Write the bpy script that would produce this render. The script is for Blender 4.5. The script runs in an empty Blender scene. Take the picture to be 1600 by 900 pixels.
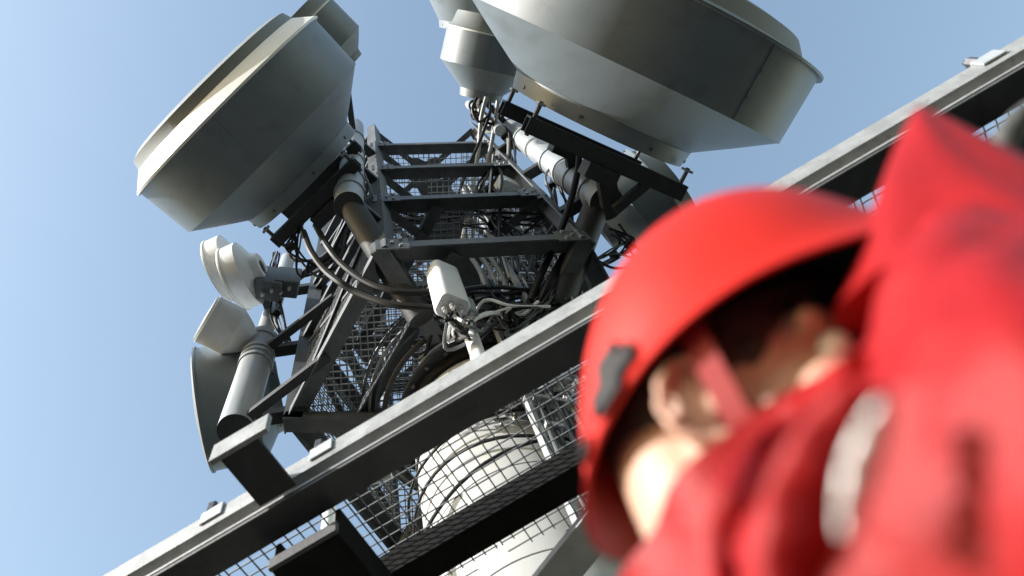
import bpy, bmesh, math, random
from mathutils import Vector, Matrix, noise
R = math.radians
rnd = random.Random(7)
scene = bpy.context.scene
col = scene.collection

# ------------------------------------------------------------------ camera
CZ = 1.2                                  # eye height above the ground
FPX = 1244.0                              # focal length in photo pixels (1600 wide)
zc = Vector((568-800, -(20-450), -FPX)).normalized()          # zenith in camera axes
xc = (Vector((1, 0, 0)) - zc.x*zc).normalized()
yc = zc.cross(xc)
rot = Matrix(((xc.x, xc.y, xc.z), (yc.x, yc.y, yc.z), (zc.x, zc.y, zc.z)))   # camera -> world
cam_d = bpy.data.cameras.new('camera'); cam = bpy.data.objects.new('camera', cam_d); col.objects.link(cam)
cam.matrix_world = Matrix.Translation((0, 0, CZ)) @ rot.to_4x4()
cam_d.sensor_width = 36; cam_d.lens = 36*FPX/1600
cam_d.clip_start = 0.02; cam_d.clip_end = 20000
cam_d.dof.use_dof = True; cam_d.dof.focus_distance = 6.2; cam_d.dof.aperture_fstop = 2.3
scene.camera = cam

# ------------------------------------------------------------------ light
SUN_EL, SUN_AZ = R(25), math.atan2(-0.17, -0.85)              # towards the sun
SD = Vector((math.cos(SUN_EL)*math.cos(SUN_AZ), math.cos(SUN_EL)*math.sin(SUN_AZ), math.sin(SUN_EL)))
w = bpy.data.worlds.new('World'); scene.world = w; w.use_nodes = True
nt = w.node_tree; bg = nt.nodes['Background']; sk = nt.nodes.new('ShaderNodeTexSky')
sk.sky_type = 'NISHITA'; sk.sun_disc = False; sk.sun_elevation = SUN_EL
sk.sun_rotation = math.atan2(SD.x, SD.y); sk.air_density = 1.65; sk.dust_density = 1.5; sk.ozone_density = 0.3
sk.altitude = 0
nt.links.new(sk.outputs[0], bg.inputs[0]); bg.inputs[1].default_value = 0.12
sl = bpy.data.lights.new('sun', 'SUN'); sl.energy = 4.0; sl.angle = R(0.53); sl.color = (1, .985, .965)
so = bpy.data.objects.new('sun', sl); col.objects.link(so)
so.rotation_euler = SD.to_track_quat('Z', 'Y').to_euler(); so.location = (-6, -4, 12)
vs = scene.view_settings; vs.view_transform = 'Standard'; vs.look = 'None'; vs.exposure = 1.25; vs.gamma = 1
vs.use_curve_mapping = False

# ------------------------------------------------------------------ helpers
def at(px, py, h):
    """photo pixel -> point h metres above the eye (used as a tape measure)"""
    d = rot @ Vector((px-800, -(py-450), -FPX))
    return d*(h/d.z) + Vector((0, 0, CZ))

def mat(name, base, rough=.5, metal=0., var=.15, scale=6., bump=0., bscale=60., coat=0., sss=0., streak=False, spec=.5, dirt=0.):
    m = bpy.data.materials.new(name); m.use_nodes = True
    t = m.node_tree; b = t.nodes['Principled BSDF']
    b.inputs['Roughness'].default_value = rough; b.inputs['Metallic'].default_value = metal
    b.inputs['Specular IOR Level'].default_value = spec
    tc = t.nodes.new('ShaderNodeTexCoord'); n = t.nodes.new('ShaderNodeTexNoise')
    n.inputs['Scale'].default_value = scale; n.inputs['Detail'].default_value = 7; n.inputs['Roughness'].default_value = .62
    src = tc.outputs['Object']
    if streak:
        mp = t.nodes.new('ShaderNodeMapping'); mp.inputs['Scale'].default_value = (1, 1, .18)
        t.links.new(src, mp.inputs[0]); src = mp.outputs[0]
    t.links.new(src, n.inputs['Vector'])
    cr = t.nodes.new('ShaderNodeValToRGB')
    c = Vector(base); lo = c*(1-var); hi = c*(1+var)
    cr.color_ramp.elements[0].position = .32; cr.color_ramp.elements[1].position = .68
    cr.color_ramp.elements[0].color = (*lo, 1); cr.color_ramp.elements[1].color = (*[min(1, v) for v in hi], 1)
    t.links.new(n.outputs['Fac'], cr.inputs[0]); out = cr.outputs[0]
    if dirt:
        n2 = t.nodes.new('ShaderNodeTexNoise'); n2.inputs['Scale'].default_value = scale*3.1; n2.inputs['Detail'].default_value = 9
        t.links.new(src, n2.inputs['Vector'])
        r2 = t.nodes.new('ShaderNodeValToRGB'); r2.color_ramp.elements[0].position = .56; r2.color_ramp.elements[1].position = .74
        r2.color_ramp.elements[0].color = (0, 0, 0, 1); r2.color_ramp.elements[1].color = (dirt, dirt, dirt, 1)
        t.links.new(n2.outputs['Fac'], r2.inputs[0])
        mx = t.nodes.new('ShaderNodeMix'); mx.data_type = 'RGBA'
        t.links.new(r2.outputs[0], mx.inputs[0]); t.links.new(out, mx.inputs[6])
        mx.inputs[7].default_value = (c.x*.35, c.y*.32, c.z*.28, 1); out = mx.outputs[2]
    t.links.new(out, b.inputs['Base Color'])
    mr = t.nodes.new('ShaderNodeMapRange'); mr.inputs[3].default_value = max(.05, rough-.1); mr.inputs[4].default_value = min(1, rough+.12)
    t.links.new(n.outputs['Fac'], mr.inputs[0]); t.links.new(mr.outputs[0], b.inputs['Roughness'])
    if bump:
        nb = t.nodes.new('ShaderNodeTexNoise'); nb.inputs['Scale'].default_value = bscale; nb.inputs['Detail'].default_value = 5
        t.links.new(tc.outputs['Object'], nb.inputs['Vector'])
        bp = t.nodes.new('ShaderNodeBump'); bp.inputs['Strength'].default_value = bump; bp.inputs['Distance'].default_value = .01
        t.links.new(nb.outputs['Fac'], bp.inputs['Height']); t.links.new(bp.outputs[0], b.inputs['Normal'])
    if coat: b.inputs['Coat Weight'].default_value = coat; b.inputs['Coat Roughness'].default_value = .15
    if sss:
        b.inputs['Subsurface Weight'].default_value = sss; b.inputs['Subsurface Radius'].default_value = (1, .28, .12)
        b.inputs['Subsurface Scale'].default_value = .012
    return m

M = dict(
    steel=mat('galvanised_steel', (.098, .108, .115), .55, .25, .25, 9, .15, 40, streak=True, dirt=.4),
    dsteel=mat('dark_steel', (.036, .039, .041), .55, .3, .25, 9, .15, 40),
    rail=mat('platform_steel', (.25, .262, .27), .5, .15, .2, 9, .15, 60, streak=False, dirt=.45),
    joist=mat('weathered_shaded_steel', (.062, .066, .070), .6, .15, .3, 4, .15, 40, dirt=.5),  # also carries the underside shade of the edge beam
    bsteel=mat('black_steel', (.014, .014, .014), .85, 0, .25, 9, .15, 40, spec=.06),
    wire=mat('grating_wire', (.17, .175, .18), .45, .4, .15, 20),
    lwire=mat('light_mesh_wire', (.26, .27, .28), .45, .3, .2, 10),
    dish=mat('dish_paint', (.155, .187, .21), .42, 0, .10, 2.2, .03, 8, streak=True, dirt=.3),
    radome=mat('radome_fabric', (.155, .175, .18), .55, 0, .08, 2, .05, 30),
    flange=mat('flange_paint', (.74, .74, .72), .45, 0, .04, 4),
    white=mat('white_enclosure', (.74, .76, .78), .4, 0, .06, 5, dirt=.15),
    mast=mat('mast_paint', (.38, .39, .385), .5, 0, .08, 2.5, .06, 20, streak=True, dirt=.18),
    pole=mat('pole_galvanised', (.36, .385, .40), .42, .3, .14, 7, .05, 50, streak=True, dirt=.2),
    black=mat('black_cable', (.012, .012, .013), .5, 0, .2, 15, spec=.25),
    beige=mat('grey_cable', (.34, .335, .32), .45, 0, .12, 15),
    bolt=mat('bolt_steel', (.10, .10, .105), .4, .6, .2, 30),
    clip=mat('zinc_clip', (.42, .45, .47), .35, .3, .1, 12),
    alu=mat('alu_connector', (.6, .6, .6), .3, .7, .1, 20),
    ground=mat('concrete_ground', (.032, .034, .028), .95, 0, .22, .6, .3, 8, dirt=.5, spec=.1),
    red=mat('red_helmet_shell', (.46, .013, .005), .48, 0, .10, 14, .05, 30, spec=.25, dirt=.12),
    jacket=mat('red_jacket_fabric', (.27, .0062, .0075), .5, 0, .12, 9, .25, 240, spec=.22),
    lining=mat('black_lining', (.012, .011, .011), .8, 0, .2, 20),
    skin=mat('skin', (.47, .29, .21), .5, 0, .08, 14, .08, 220, sss=.35),
    hair=mat('dark_brown_hair', (.025, .016, .011), .6, 0, .3, 40, .6, 160),
    glove=mat('grey_glove', (.075, .077, .08), .8, 0, .12, 20, .3, 150),
    trouser=mat('black_work_trousers', (.03, .03, .034), .8, 0, .15, 15, .3, 150),
    boot=mat('black_boot', (.02, .018, .016), .5, 0, .2, 15),
    strap=mat('red_strap', (.26, .008, .008), .6, 0, .05, 40),
    highlight=mat('highlight_white', (.9, .9, .88), .35, .1, .05, 30),  # near-white colour of the painted highlight strip
    eye=mat('eye', (.7, .68, .65), .2, 0, .02, 30), iris=mat('iris', (.05, .03, .02), .2, 0, .1, 60),
)

def tag(o, label=None, cat=None, group=None, kind=None):
    if label: o['label'] = label
    if cat: o['category'] = cat
    if group: o['group'] = group
    if kind: o['kind'] = kind
    return o

def root(name, loc, label, cat, group=None):
    o = bpy.data.objects.new(name, None); o.location = loc; o.empty_display_size = .1; col.objects.link(o)
    return tag(o, label, cat, group)

def wloc(o):
    v = Vector((0, 0, 0))
    while o is not None: v += o.location; o = o.parent
    return v

class MB:
    def __init__(s): s.v = []; s.f = []
    def add(s, vs, fs):
        k = len(s.v); s.v += [Vector(p) for p in vs]; s.f += [tuple(i+k for i in f) for f in fs]; return s
    def box(s, c, ex, ey, ez):
        c, ex, ey, ez = Vector(c), Vector(ex), Vector(ey), Vector(ez)
        vs = [c+a*ex+b*ey+d*ez for a in (-1, 1) for b in (-1, 1) for d in (-1, 1)]
        fs = [(0, 1, 3, 2), (4, 6, 7, 5), (0, 4, 5, 1), (2, 3, 7, 6), (0, 2, 6, 4), (1, 5, 7, 3)]
        if ex.cross(ey).dot(ez) < 0: fs = [f[::-1] for f in fs]
        return s.add(vs, fs)
    def bar(s, p, q, wd, ht, up=(0, 0, 1)):
        p, q = Vector(p), Vector(q); d = q-p; u = Vector(up); t = d.normalized()
        if abs(t.dot(u.normalized())) > .98: u = Vector((0, 1, 0))
        a = t.cross(u).normalized(); b = a.cross(t)
        return s.box((p+q)/2, d/2, a*wd/2, b*ht/2)
    def angle(s, p, q, wd, out, th=.012, up=(0, 0, 1)):
        """L section: one leg in the plane facing out, the other folding inwards"""
        p, q = Vector(p), Vector(q); t = (q-p).normalized(); o = Vector(out); o = (o-t*o.dot(t)).normalized(); u = t.cross(o)
        if u.dot(Vector(up)) < 0: u = -u
        s.box((p+q)/2+o*0, (q-p)/2, o*th/2, u*wd/2)
        s.box((p+q)/2-o*(wd/2+th/2)+u*(wd/2-th/2), (q-p)/2, o*wd/2, u*th/2); return s
    def channel(s, p, q, wd, ht, out, th=.012):
        """C section open inwards, web on the outer side"""
        p, q = Vector(p), Vector(q); t = (q-p).normalized(); o = Vector(out).normalized(); z = Vector((0, 0, 1)); m = (p+q)/2
        s.box(m+o*(wd/2-th/2), (q-p)/2, o*th/2, z*ht/2)
        for k in (-1, 1): s.box(m-o*th/2+z*k*(ht/2-th/2), (q-p)/2, o*(wd-th)/2, z*th/2)
        return s
    def tube(s, p, q, r, r2=None, n=14, cap=True):
        return s.path([p, q], [r, r if r2 is None else r2], n, cap)
    def path(s, pts, r, n=8, cap=True):
        pts = [Vector(p) for p in pts]; m = len(pts); rs = r if isinstance(r, (list, tuple)) else [r]*m
        k = len(s.v); prev = None
        for i, p in enumerate(pts):
            t = (pts[min(i+1, m-1)]-pts[max(i-1, 0)]).normalized()
            if prev is None:
                a = t.orthogonal().normalized()
            else:
                a = (prev-t*prev.dot(t)); a = a.normalized() if a.length > 1e-6 else t.orthogonal().normalized()
            prev = a; b = t.cross(a)
            for j in range(n):
                th = 2*math.pi*j/n; s.v.append(p+(a*math.cos(th)+b*math.sin(th))*rs[i])
        for i in range(m-1):
            for j in range(n):
                j2 = (j+1) % n; s.f.append((k+i*n+j, k+i*n+j2, k+(i+1)*n+j2, k+(i+1)*n+j))
        if cap:
            s.f.append(tuple(k+j for j in reversed(range(n)))); s.f.append(tuple(k+(m-1)*n+j for j in range(n)))
        return s
    def lathe(s, prof, c, ax, n=48, close=False):
        """prof = [(offset along ax, radius)...]"""
        c, ax = Vector(c), Vector(ax).normalized(); a = ax.orthogonal().normalized(); b = ax.cross(a)
        k = len(s.v); m = len(prof)
        for off, r in prof:
            for j in range(n):
                th = 2*math.pi*j/n; s.v.append(c+ax*off+(a*math.cos(th)+b*math.sin(th))*max(r, 1e-4))
        for i in range(m if close else m-1):
            i2 = (i+1) % m
            for j in range(n):
                j2 = (j+1) % n; s.f.append((k+i*n+j, k+i*n+j2, k+i2*n+j2, k+i2*n+j))
        return s
    def ball(s, c, ax, ay=None, az=None, nu=20, nv=12):
        c = Vector(c)
        if not hasattr(ax, '__len__'): ax = (ax, 0, 0); r = ax[0]; ay = (0, r, 0); az = (0, 0, r)
        ax, ay, az = Vector(ax), Vector(ay), Vector(az); k = len(s.v)
        s.v.append(c+az)
        for i in range(1, nv):
            ph = math.pi*i/nv
            for j in range(nu):
                th = 2*math.pi*j/nu; s.v.append(c+ax*math.cos(th)*math.sin(ph)+ay*math.sin(th)*math.sin(ph)+az*math.cos(ph))
        s.v.append(c-az); e = len(s.v)-1
        for j in range(nu):
            j2 = (j+1) % nu; s.f.append((k, k+1+j, k+1+j2)); b0 = k+1+(nv-2)*nu; s.f.append((e, b0+j2, b0+j))
        for i in range(nv-2):
            for j in range(nu):
                j2 = (j+1) % nu; s.f.append((k+1+i*nu+j, k+1+(i+1)*nu+j, k+1+(i+1)*nu+j2, k+1+i*nu+j2))
        return s
    def caps(s, p, q, r, r2=None, n=20):
        p, q = Vector(p), Vector(q); r2 = r if r2 is None else r2
        t = (q-p).normalized(); pts = []; rs = []
        for k in range(6): a = -math.pi/2+math.pi/2*k/6; pts.append(p+t*r*math.sin(a)); rs.append(max(1e-4, r*math.cos(a)))
        for k in range(7): a = math.pi/2*k/6; pts.append(q+t*r2*math.sin(a)); rs.append(max(1e-4, r2*math.cos(a)))
        return s.path(pts, rs, n, True)
    def build(s, name, m, parent=None, smooth=35, bevel=0):
        off = wloc(parent) if parent else Vector((0, 0, 0))
        me = bpy.data.meshes.new(name); me.from_pydata([tuple(p-off) for p in s.v], [], s.f); me.validate(); me.update()
        bm = bmesh.new(); bm.from_mesh(me); bmesh.ops.recalc_face_normals(bm, faces=bm.faces); bm.to_mesh(me); bm.free()
        if smooth:
            me.polygons.foreach_set('use_smooth', [True]*len(me.polygons)); me.set_sharp_from_angle(angle=R(smooth))
        me.materials.append(M[m]); o = bpy.data.objects.new(name, me); col.objects.link(o); o.parent = parent
        if bevel:
            bv = o.modifiers.new('bevel', 'BEVEL'); bv.width = bevel; bv.segments = 2; bv.limit_method = 'ANGLE'
        return o

def spline(pts, k=8):
    pts = [Vector(p) for p in pts]; P4 = [pts[0]*2-pts[1]]+pts+[pts[-1]*2-pts[-2]]; out = []
    for i in range(1, len(P4)-2):
        a, b, c, d = P4[i-1:i+3]
        for j in range(k):
            t = j/k; out.append(.5*((2*b)+(c-a)*t+(2*a-5*b+4*c-d)*t*t+(3*b-a-3*c+d)*t**3))
    return out+[pts[-1]]

def H(x, y, h): return Vector((x, y, CZ+h))

# ------------------------------------------------------------------ ground
gm = MB(); N = 24
for i in range(N+1):
    for j in range(N+1):
        f = lambda k: (k/N*2-1)
        sx, sy = f(i), f(j); gm.v.append(Vector((math.copysign(abs(sx)**3, sx)*3000, math.copysign(abs(sy)**3, sy)*3000, 0)))
for i in range(N):
    for j in range(N): gm.f.append((i*(N+1)+j, (i+1)*(N+1)+j, (i+1)*(N+1)+j+1, i*(N+1)+j+1))
tag(gm.build('ground', 'ground'), kind='structure')

# ------------------------------------------------------------------ mast (round tube carrying the lattice head)
TC = Vector((.78, 2.93)); S = 1.54
MTOP = 5.36; MR = .60
mast = root('tower_mast', (TC.x, TC.y, 0), 'pale painted round tower mast seen through the grating, lattice head above it', 'tower mast')
z0 = 0.; secs = [1.3, 2.5, 3.45, 4.05, 4.5, CZ+MTOP-CZ]
zz = [0, 1.5, 2.9, 4.2, 4.95, 5.55, CZ+MTOP]
for a, b in zip(zz[:-1], zz[1:]):
    MB().lathe([(a, MR), (b-.012, MR), (b-.012, MR-.02), (a, MR-.02)], (TC.x, TC.y, 0), (0, 0, 1), 72, True).build('shell_section', 'mast', mast)
    if b < CZ+MTOP-.1:
        MB().lathe([(b-.012, MR-.012), (b, MR-.012), (b, MR-.03), (b-.012, MR-.03)], (TC.x, TC.y, 0), (0, 0, 1), 72, True).build('joint', 'dsteel', mast)
zt = CZ+MTOP
MB().lathe([(zt, .70), (zt+.05, .70), (zt+.05, .3), (zt, .3)], (TC.x, TC.y, 0), (0, 0, 1), 72, True).build('top_flange', 'dsteel', mast)
MB().lathe([(zt-.13, .63), (zt-.005, .63), (zt-.005, .595), (zt-.13, .595)], (TC.x, TC.y, 0), (0, 0, 1), 72, True).build('band', 'bsteel', mast)
MB().lathe([(zt-.72, .612), (zt-.68, .612), (zt-.68, .6), (zt-.72, .6)], (TC.x, TC.y, 0), (0, 0, 1), 72, True).build('band', 'dsteel', mast)
for k in range(24):
    a = 2*math.pi*k/24; c = Vector((TC.x+.665*math.cos(a), TC.y+.665*math.sin(a), zt-.03))
    MB().tube(c, c+Vector((0, 0, .1)), .016, n=6).build('flange_bolt', 'bolt', mast)
for rr, zz_, ra, mt in ((.80, zt+.10, .022, 'dsteel'), (.86, zt+.2, .013, 'steel'), (.91, zt+.27, .013, 'beige'), (.96, zt+.33, .014, 'steel')):
    pts = [Vector((TC.x+rr*math.cos(2*math.pi*k/72), TC.y+rr*math.sin(2*math.pi*k/72), zz_)) for k in range(73)]
    MB().path(pts, ra, 8, False).build('ring_rail', mt, mast)

# ------------------------------------------------------------------ lattice head
LV = [5.64, 7.18, 8.73, 10.35, 11.95]
VX = [Vector((TC.x+S*math.cos(R(60*k)), TC.y+S*math.sin(R(60*k)))) for k in range(6)]   # 0=R 1=BR 2=BL 3=L 4=FL 5=FR
tower = root('lattice_tower', (TC.x, TC.y, CZ+LV[0]-.9), 'grey hexagonal steel lattice tower head with crossbeams and mesh floors', 'lattice tower')
for k, v in enumerate(VX):
    o = (v-TC).normalized()
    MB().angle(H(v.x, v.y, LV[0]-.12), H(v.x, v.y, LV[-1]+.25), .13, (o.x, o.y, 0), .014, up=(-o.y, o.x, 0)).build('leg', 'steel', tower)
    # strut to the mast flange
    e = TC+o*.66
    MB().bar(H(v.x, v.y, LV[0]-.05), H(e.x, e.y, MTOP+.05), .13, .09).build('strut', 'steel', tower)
for li, h in enumerate(LV):
    for k in range(6):
        a, b = VX[k], VX[(k+1) % 6]; o = ((a+b)/2-TC).normalized(); d = (b-a).normalized()*.05
        if li == 4 and k == 4: continue
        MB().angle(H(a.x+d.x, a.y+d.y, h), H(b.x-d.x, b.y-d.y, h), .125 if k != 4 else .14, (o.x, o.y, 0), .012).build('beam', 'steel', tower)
    MB().angle(H(VX[3].x+.08, VX[3].y, h-.02), H(VX[0].x-.08, VX[0].y, h-.02), .12, (0, -1, 0), .012).build('beam', 'steel', tower)
    if li < 2:   # inner beam parallel to the left face
        d = Vector((math.cos(R(30)), -math.sin(R(30))))*-.0
        a = VX[4]+Vector((.52, .06)); b = VX[3]+Vector((.52, .3-.22)); MB().angle(H(a.x, a.y, h-.03), H(b.x, b.y-.07, h-.03), .11, (-.87, -.5, 0), .012).build('beam', 'steel', tower)
    # plan X bracing in the front bay with a gusset where it crosses
    if li >= 1:
        y0, y1, x0, x1 = VX[4].y+.05, VX[3].y-.06, VX[4].x+.05, VX[5].x-.05
        MB().bar(H(x0, y0, h-.07), H(x1, y1, h-.07), .085, .012).build('brace', 'steel', tower)
        MB().bar(H(x1, y0, h-.084), H(x0, y1, h-.084), .085, .012).build('brace', 'steel', tower)
        c = Vector(((x0+x1)/2, (y0+y1)/2)); g = MB()
        pts = []
        for q in range(32):
            an = 2*math.pi*q/32; rr = .17+.11*abs(math.cos(2*an))**1.0*0+.13*(abs(math.sin(2*an))**2)
            pts.append((c.x+rr*math.cos(an), c.y+rr*math.sin(an)))
        n = len(pts); g.add([H(x, y, h-.095) for x, y in pts]+[H(x, y, h-.107) for x, y in pts],
                            [tuple(range(n)), tuple(reversed(range(n, 2*n)))]+[(i, (i+1) % n, n+(i+1) % n, n+i) for i in range(n)])
        g.build('gusset', 'steel', tower, 0)
        for sx in (0, 1):     # rear bay braces
            a = VX[2-sx]; b = Vector((x0 if sx else x1, y1))
            MB().bar(H(a.x, a.y, h-.07-.014*sx), H(b.x, b.y, h-.07-.014*sx), .08, .012).build('brace', 'steel', tower)
# diagonals on the faces
for k in range(6):
    a, b = VX[k], VX[(k+1) % 6]; o = ((a+b)/2-TC).normalized()
    for li in range(4):
        if k == 4: continue
        p, q = (a, b) if (li+k) % 2 else (b, a)
        MB().angle(H(p.x-o.x*.03, p.y-o.y*.03, LV[li]+.06), H(q.x-o.x*.03, q.y-o.y*.03, LV[li+1]-.06), .08, (o.x, o.y, 0), .009).build('brace', 'steel', tower)

# thin lacing on the side faces, gusset plates with bolts at the front legs
for k in (2, 3, 5, 0):
    a, b = VX[k], VX[(k+1) % 6]; o = ((a+b)/2-TC).normalized(); m_ = (a+b)/2
    for li in range(4):
        hm = (LV[li]+LV[li+1])/2
        for p, q, h0, h1 in ((a, m_, LV[li]+.08, hm), (m_, b, hm, LV[li]+.08), (a, m_, LV[li+1]-.08, hm), (m_, b, hm, LV[li+1]-.08)):
            MB().angle(H(p.x-o.x*.05, p.y-o.y*.05, h0), H(q.x-o.x*.05, q.y-o.y*.05, h1), .045, (o.x, o.y, 0), .006).build('lacing', 'steel', tower)
for v, sx in ((VX[4], 1), (VX[5], -1)):
    for li, h in enumerate(LV[:4]):
        g = MB().box(H(v.x+sx*.10, v.y-.012, h-.02), (.12, 0, 0), (0, .005, 0), (0, 0, .13)).build('gusset', 'steel', tower, 0)
        for bx, bz in ((.05, .07), (.16, .07), (.05, -.09), (.16, -.09), (.10, -.01)):
            c = H(v.x+sx*bx, v.y-.017, h+bz-.01); MB().tube(c, c-Vector((0, .018, 0)), .015, n=6).build('bolt', 'pole', g)
def hexclip(x, along):
    """extent of the hexagon across at coordinate x (along = 0: lines parallel to Y; 1: parallel to X)"""
    r = S-.1
    if along == 0:
        d = abs(x-TC.x)
        if d > r: return None
        hy = min(r*.866, (r-d)*1.732); return TC.y-hy, TC.y+hy
    d = abs(x-TC.y)
    if d > r*.866: return None
    hx = r-d/1.732; return TC.x-hx, TC.x+hx
def floor(h, cell, wr, mt, y_rng=(-9, 9), x_rng=(-9, 9), holes=()):
    m = MB(); x = TC.x-S+.1
    def segs(a, b, c, along):
        out = [(a, b)]
        for hx0, hx1, hy0, hy1 in holes:
            nw = []
            for s0, s1 in out:
                lo, hi, inn = (hy0, hy1, hx0 < c < hx1) if along == 0 else (hx0, hx1, hy0 < c < hy1)
                if not inn or hi <= s0 or lo >= s1: nw.append((s0, s1)); continue
                if lo > s0: nw.append((s0, lo))
                if hi < s1: nw.append((hi, s1))
            out = nw
        return out
    while x < TC.x+S-.1:
        e = hexclip(x, 0)
        if e and x_rng[0] < x < x_rng[1]:
            a, b = max(e[0], y_rng[0]), min(e[1], y_rng[1])
            if b > a:
                for s0, s1 in segs(a, b, x, 0): m.bar(H(x, s0, h), H(x, s1, h), wr, wr)
        x += cell
    y = TC.y-S
    while y < TC.y+S:
        e = hexclip(y, 1)
        if e and y_rng[0] < y < y_rng[1]:
            a, b = max(e[0], x_rng[0]), min(e[1], x_rng[1])
            if b > a:
                for s0, s1 in segs(a, b, y, 1): m.bar(H(s0, y, h+wr), H(s1, y, h+wr), wr, wr)
        y += cell
    o = m.build('mesh_floor', mt, tower, 0); o['kind'] = 'stuff'; return o
floor(LV[4]+.08, .075, .010, 'lwire', y_rng=(1.9, 9), holes=((.9, 1.35, 2.0, 2.6),))
floor(LV[3]+.08, .07, .009, 'lwire', holes=((.15, .7, 1.8, 2.4), (1.0, 1.6, 2.3, 3.0), (-.5, 0, 2.6, 3.2)))
floor(LV[2]+.08, .065, .009, 'lwire', y_rng=(1.75, 9), holes=((.9, 1.5, 2.5, 3.1), (.2, .6, 1.8, 2.1)))
floor(LV[1]+.08, .06, .008, 'lwire', y_rng=(1.72, 9), holes=((-.2, .4, 2.6, 3.2), (1.3, 1.9, 2.3, 3.0), (1.0, 1.4, 1.75, 2.1)))
floor(LV[0]+.06, .055, .008, 'lwire', x_rng=(-9, .42), y_rng=(2.05, 9), holes=((-.45, -.1, 2.9, 3.4),))
# mesh on the left faces, between levels 1 and 3
for (ka, kb) in ((3, 4), (2, 3)):
    a, b = VX[ka], VX[kb]; m = MB(); o = ((a+b)/2-TC).normalized()*-.06; L = (b-a).length; d = (b-a)/L
    n = int(L/.06)
    for i in range(2, n-1):
        p = a+d*(i*.06)+o; m.bar(H(p.x, p.y, LV[0]+.1), H(p.x, p.y, LV[1]-.08), .008, .008)
    hh = LV[0]+.1
    while hh < LV[1]-.08:
        p, q = a+d*.1+o, b-d*.1+o; m.bar(H(p.x, p.y, hh), H(q.x, q.y, hh), .008, .008); hh += .06
    t = m.build('mesh_panel', 'lwire', tower, 0); t['kind'] = 'stuff'

# ------------------------------------------------------------------ maintenance platform above the eye
PH = 2.80
A0, A1 = at(160, 900, PH), at(1600, 55, PH)           # top outer edge of the edge beam
e = (A1-A0); e.z = 0; e.normalize(); inn = Vector((-e.y, e.x, 0))
if inn.y < 0: inn = -inn
E0 = A0-e*1.6; E1 = A1+e*1.2; EL = (E1-E0).length
def PF(s, t, z): return E0+e*s+inn*t+Vector((0, 0, z))        # along, inwards, up
plat = root('maintenance_platform', PF(EL/2, 1.2, -.25), 'grey steel maintenance platform with diagonal edge beam and wire grating', 'platform')
# edge beam: upper lip, recessed web, lower lip, bottom flange
prof = [(0, 0), (0, -.105), (.035, -.118), (.035, -.162), (.012, -.168), (.012, -.182), (.058, -.182), (.058, -.176), (.055, -.176), (.055, -.012), (.135, -.012), (.135, 0)]
m = MB(); n = len(prof)
m.add([PF(0, t, z) for t, z in prof]+[PF(EL, t, z) for t, z in prof],
      [tuple(range(n)), tuple(reversed(range(n, 2*n)))]+[(i, (i+1) % n, n+(i+1) % n, n+i) for i in range(n)])
m.build('edge_beam', 'rail', plat, 0, bevel=.003)
MB().box(PF(EL/2, .080, -.192), e*(EL/2), inn*.064, (0, 0, .009)).build('shaded_flange', 'joist', plat, 0, bevel=.003)  # underside shade of the edge beam put into a darker colour
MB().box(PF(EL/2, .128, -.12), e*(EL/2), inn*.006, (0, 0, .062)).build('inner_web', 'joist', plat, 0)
def inv(px, py, h):
    v = at(px, py, h)-E0; return v.dot(e), v.dot(inn)
# inner beam parallel to the edge
sB, tB = inv(740, 800, PH-.1)
m = MB(); m.channel(PF(.3, tB+.08, -.085), PF(EL-.2, tB+.08, -.085), .13, .14, -inn, .014); m.build('inner_beam', 'bsteel', plat, 0, bevel=.003)  # black colour stands in for the shade on this beam
m = MB(); m.channel(PF(.3, tB+1.05, -.10), PF(EL-.2, tB+1.05, -.10), .14, .18, -inn, .014); m.build('inner_beam', 'joist', plat, 0, bevel=.003)
# main joist that pokes out through the edge beam
sJ, tJ = inv(374, 704, PH-.19)
for k, (sj, t0) in enumerate(((sJ+.0, tJ), (sJ+2.05, .15), (sJ-1.3, .15), (inv(1560, 215, PH-.3)[0], .15))):
    ti = .16; te = tB+1.2; m = MB()
    for q in (-1, 1): m.box(PF(sj+.02+q*.128, (ti+te)/2, -.275), e*.010, inn*((te-ti)/2), (0, 0, .078))
    m.box(PF(sj+.02, (ti+te)/2, -.352), e*.12, inn*((te-ti)/2), (0, 0, .006))
    m.build('joist', 'bsteel', plat, 0, bevel=.003)
    MB().box(PF(sj+.02, ti-.012, -.33), e*.14, inn*.010, (0, 0, .028)).build('joist_end', 'joist', plat, 0, bevel=.003)
    if k == 0:
        m = MB()
        m.box(PF(sj, (t0-.002)/2, -.178), e*.078, inn*((-.002-t0)/2), (0, 0, .007)).box(PF(sj, (t0-.002)/2, -.11), e*.007, inn*((-.002-t0)/2), (0, 0, .06))
        m.build('outrigger', 'dsteel', plat, 0, bevel=.003)
        MB().box(PF(sj+.005, t0-.012, -.13), e*.118, inn*.011, (0, 0, .058)).build('end_plate', 'rail', plat, 0, bevel=.003)
# diagonal brace under the grating, lower right
b0, b1 = at(950, 800, PH-.26), at(830, 950, PH-.26)
MB().bar(b0, b1, .14, .09, (.55, -.2, .8)).build('diagonal_brace', 'pole', plat, 0, bevel=.004)
# clips with bolts on the edge beam
for px, py in ((505, 700), (332, 795), (1018, 395), (1535, 85), (1290, 228), (770, 545)):
    s_, t_ = inv(px, py, PH)
    if px in (1290, 770): continue
    MB().box(PF(s_, .02, .006), e*.05, inn*.03, (0, 0, .006)).box(PF(s_+.0, -.007, -.03), e*.05, inn*.005, (0, 0, .035)).build('clip', 'clip', plat, 0, bevel=.003)
    c = PF(s_-.03, -.012, -.01)
    MB().tube(PF(s_-.02, .008, .0), PF(s_-.02, .008, .06), .022, n=6).tube(PF(s_-.02, .012, .055), PF(s_-.02, .012, .085), .010, n=8).build('clip_bolt', 'bolt', plat)
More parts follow.
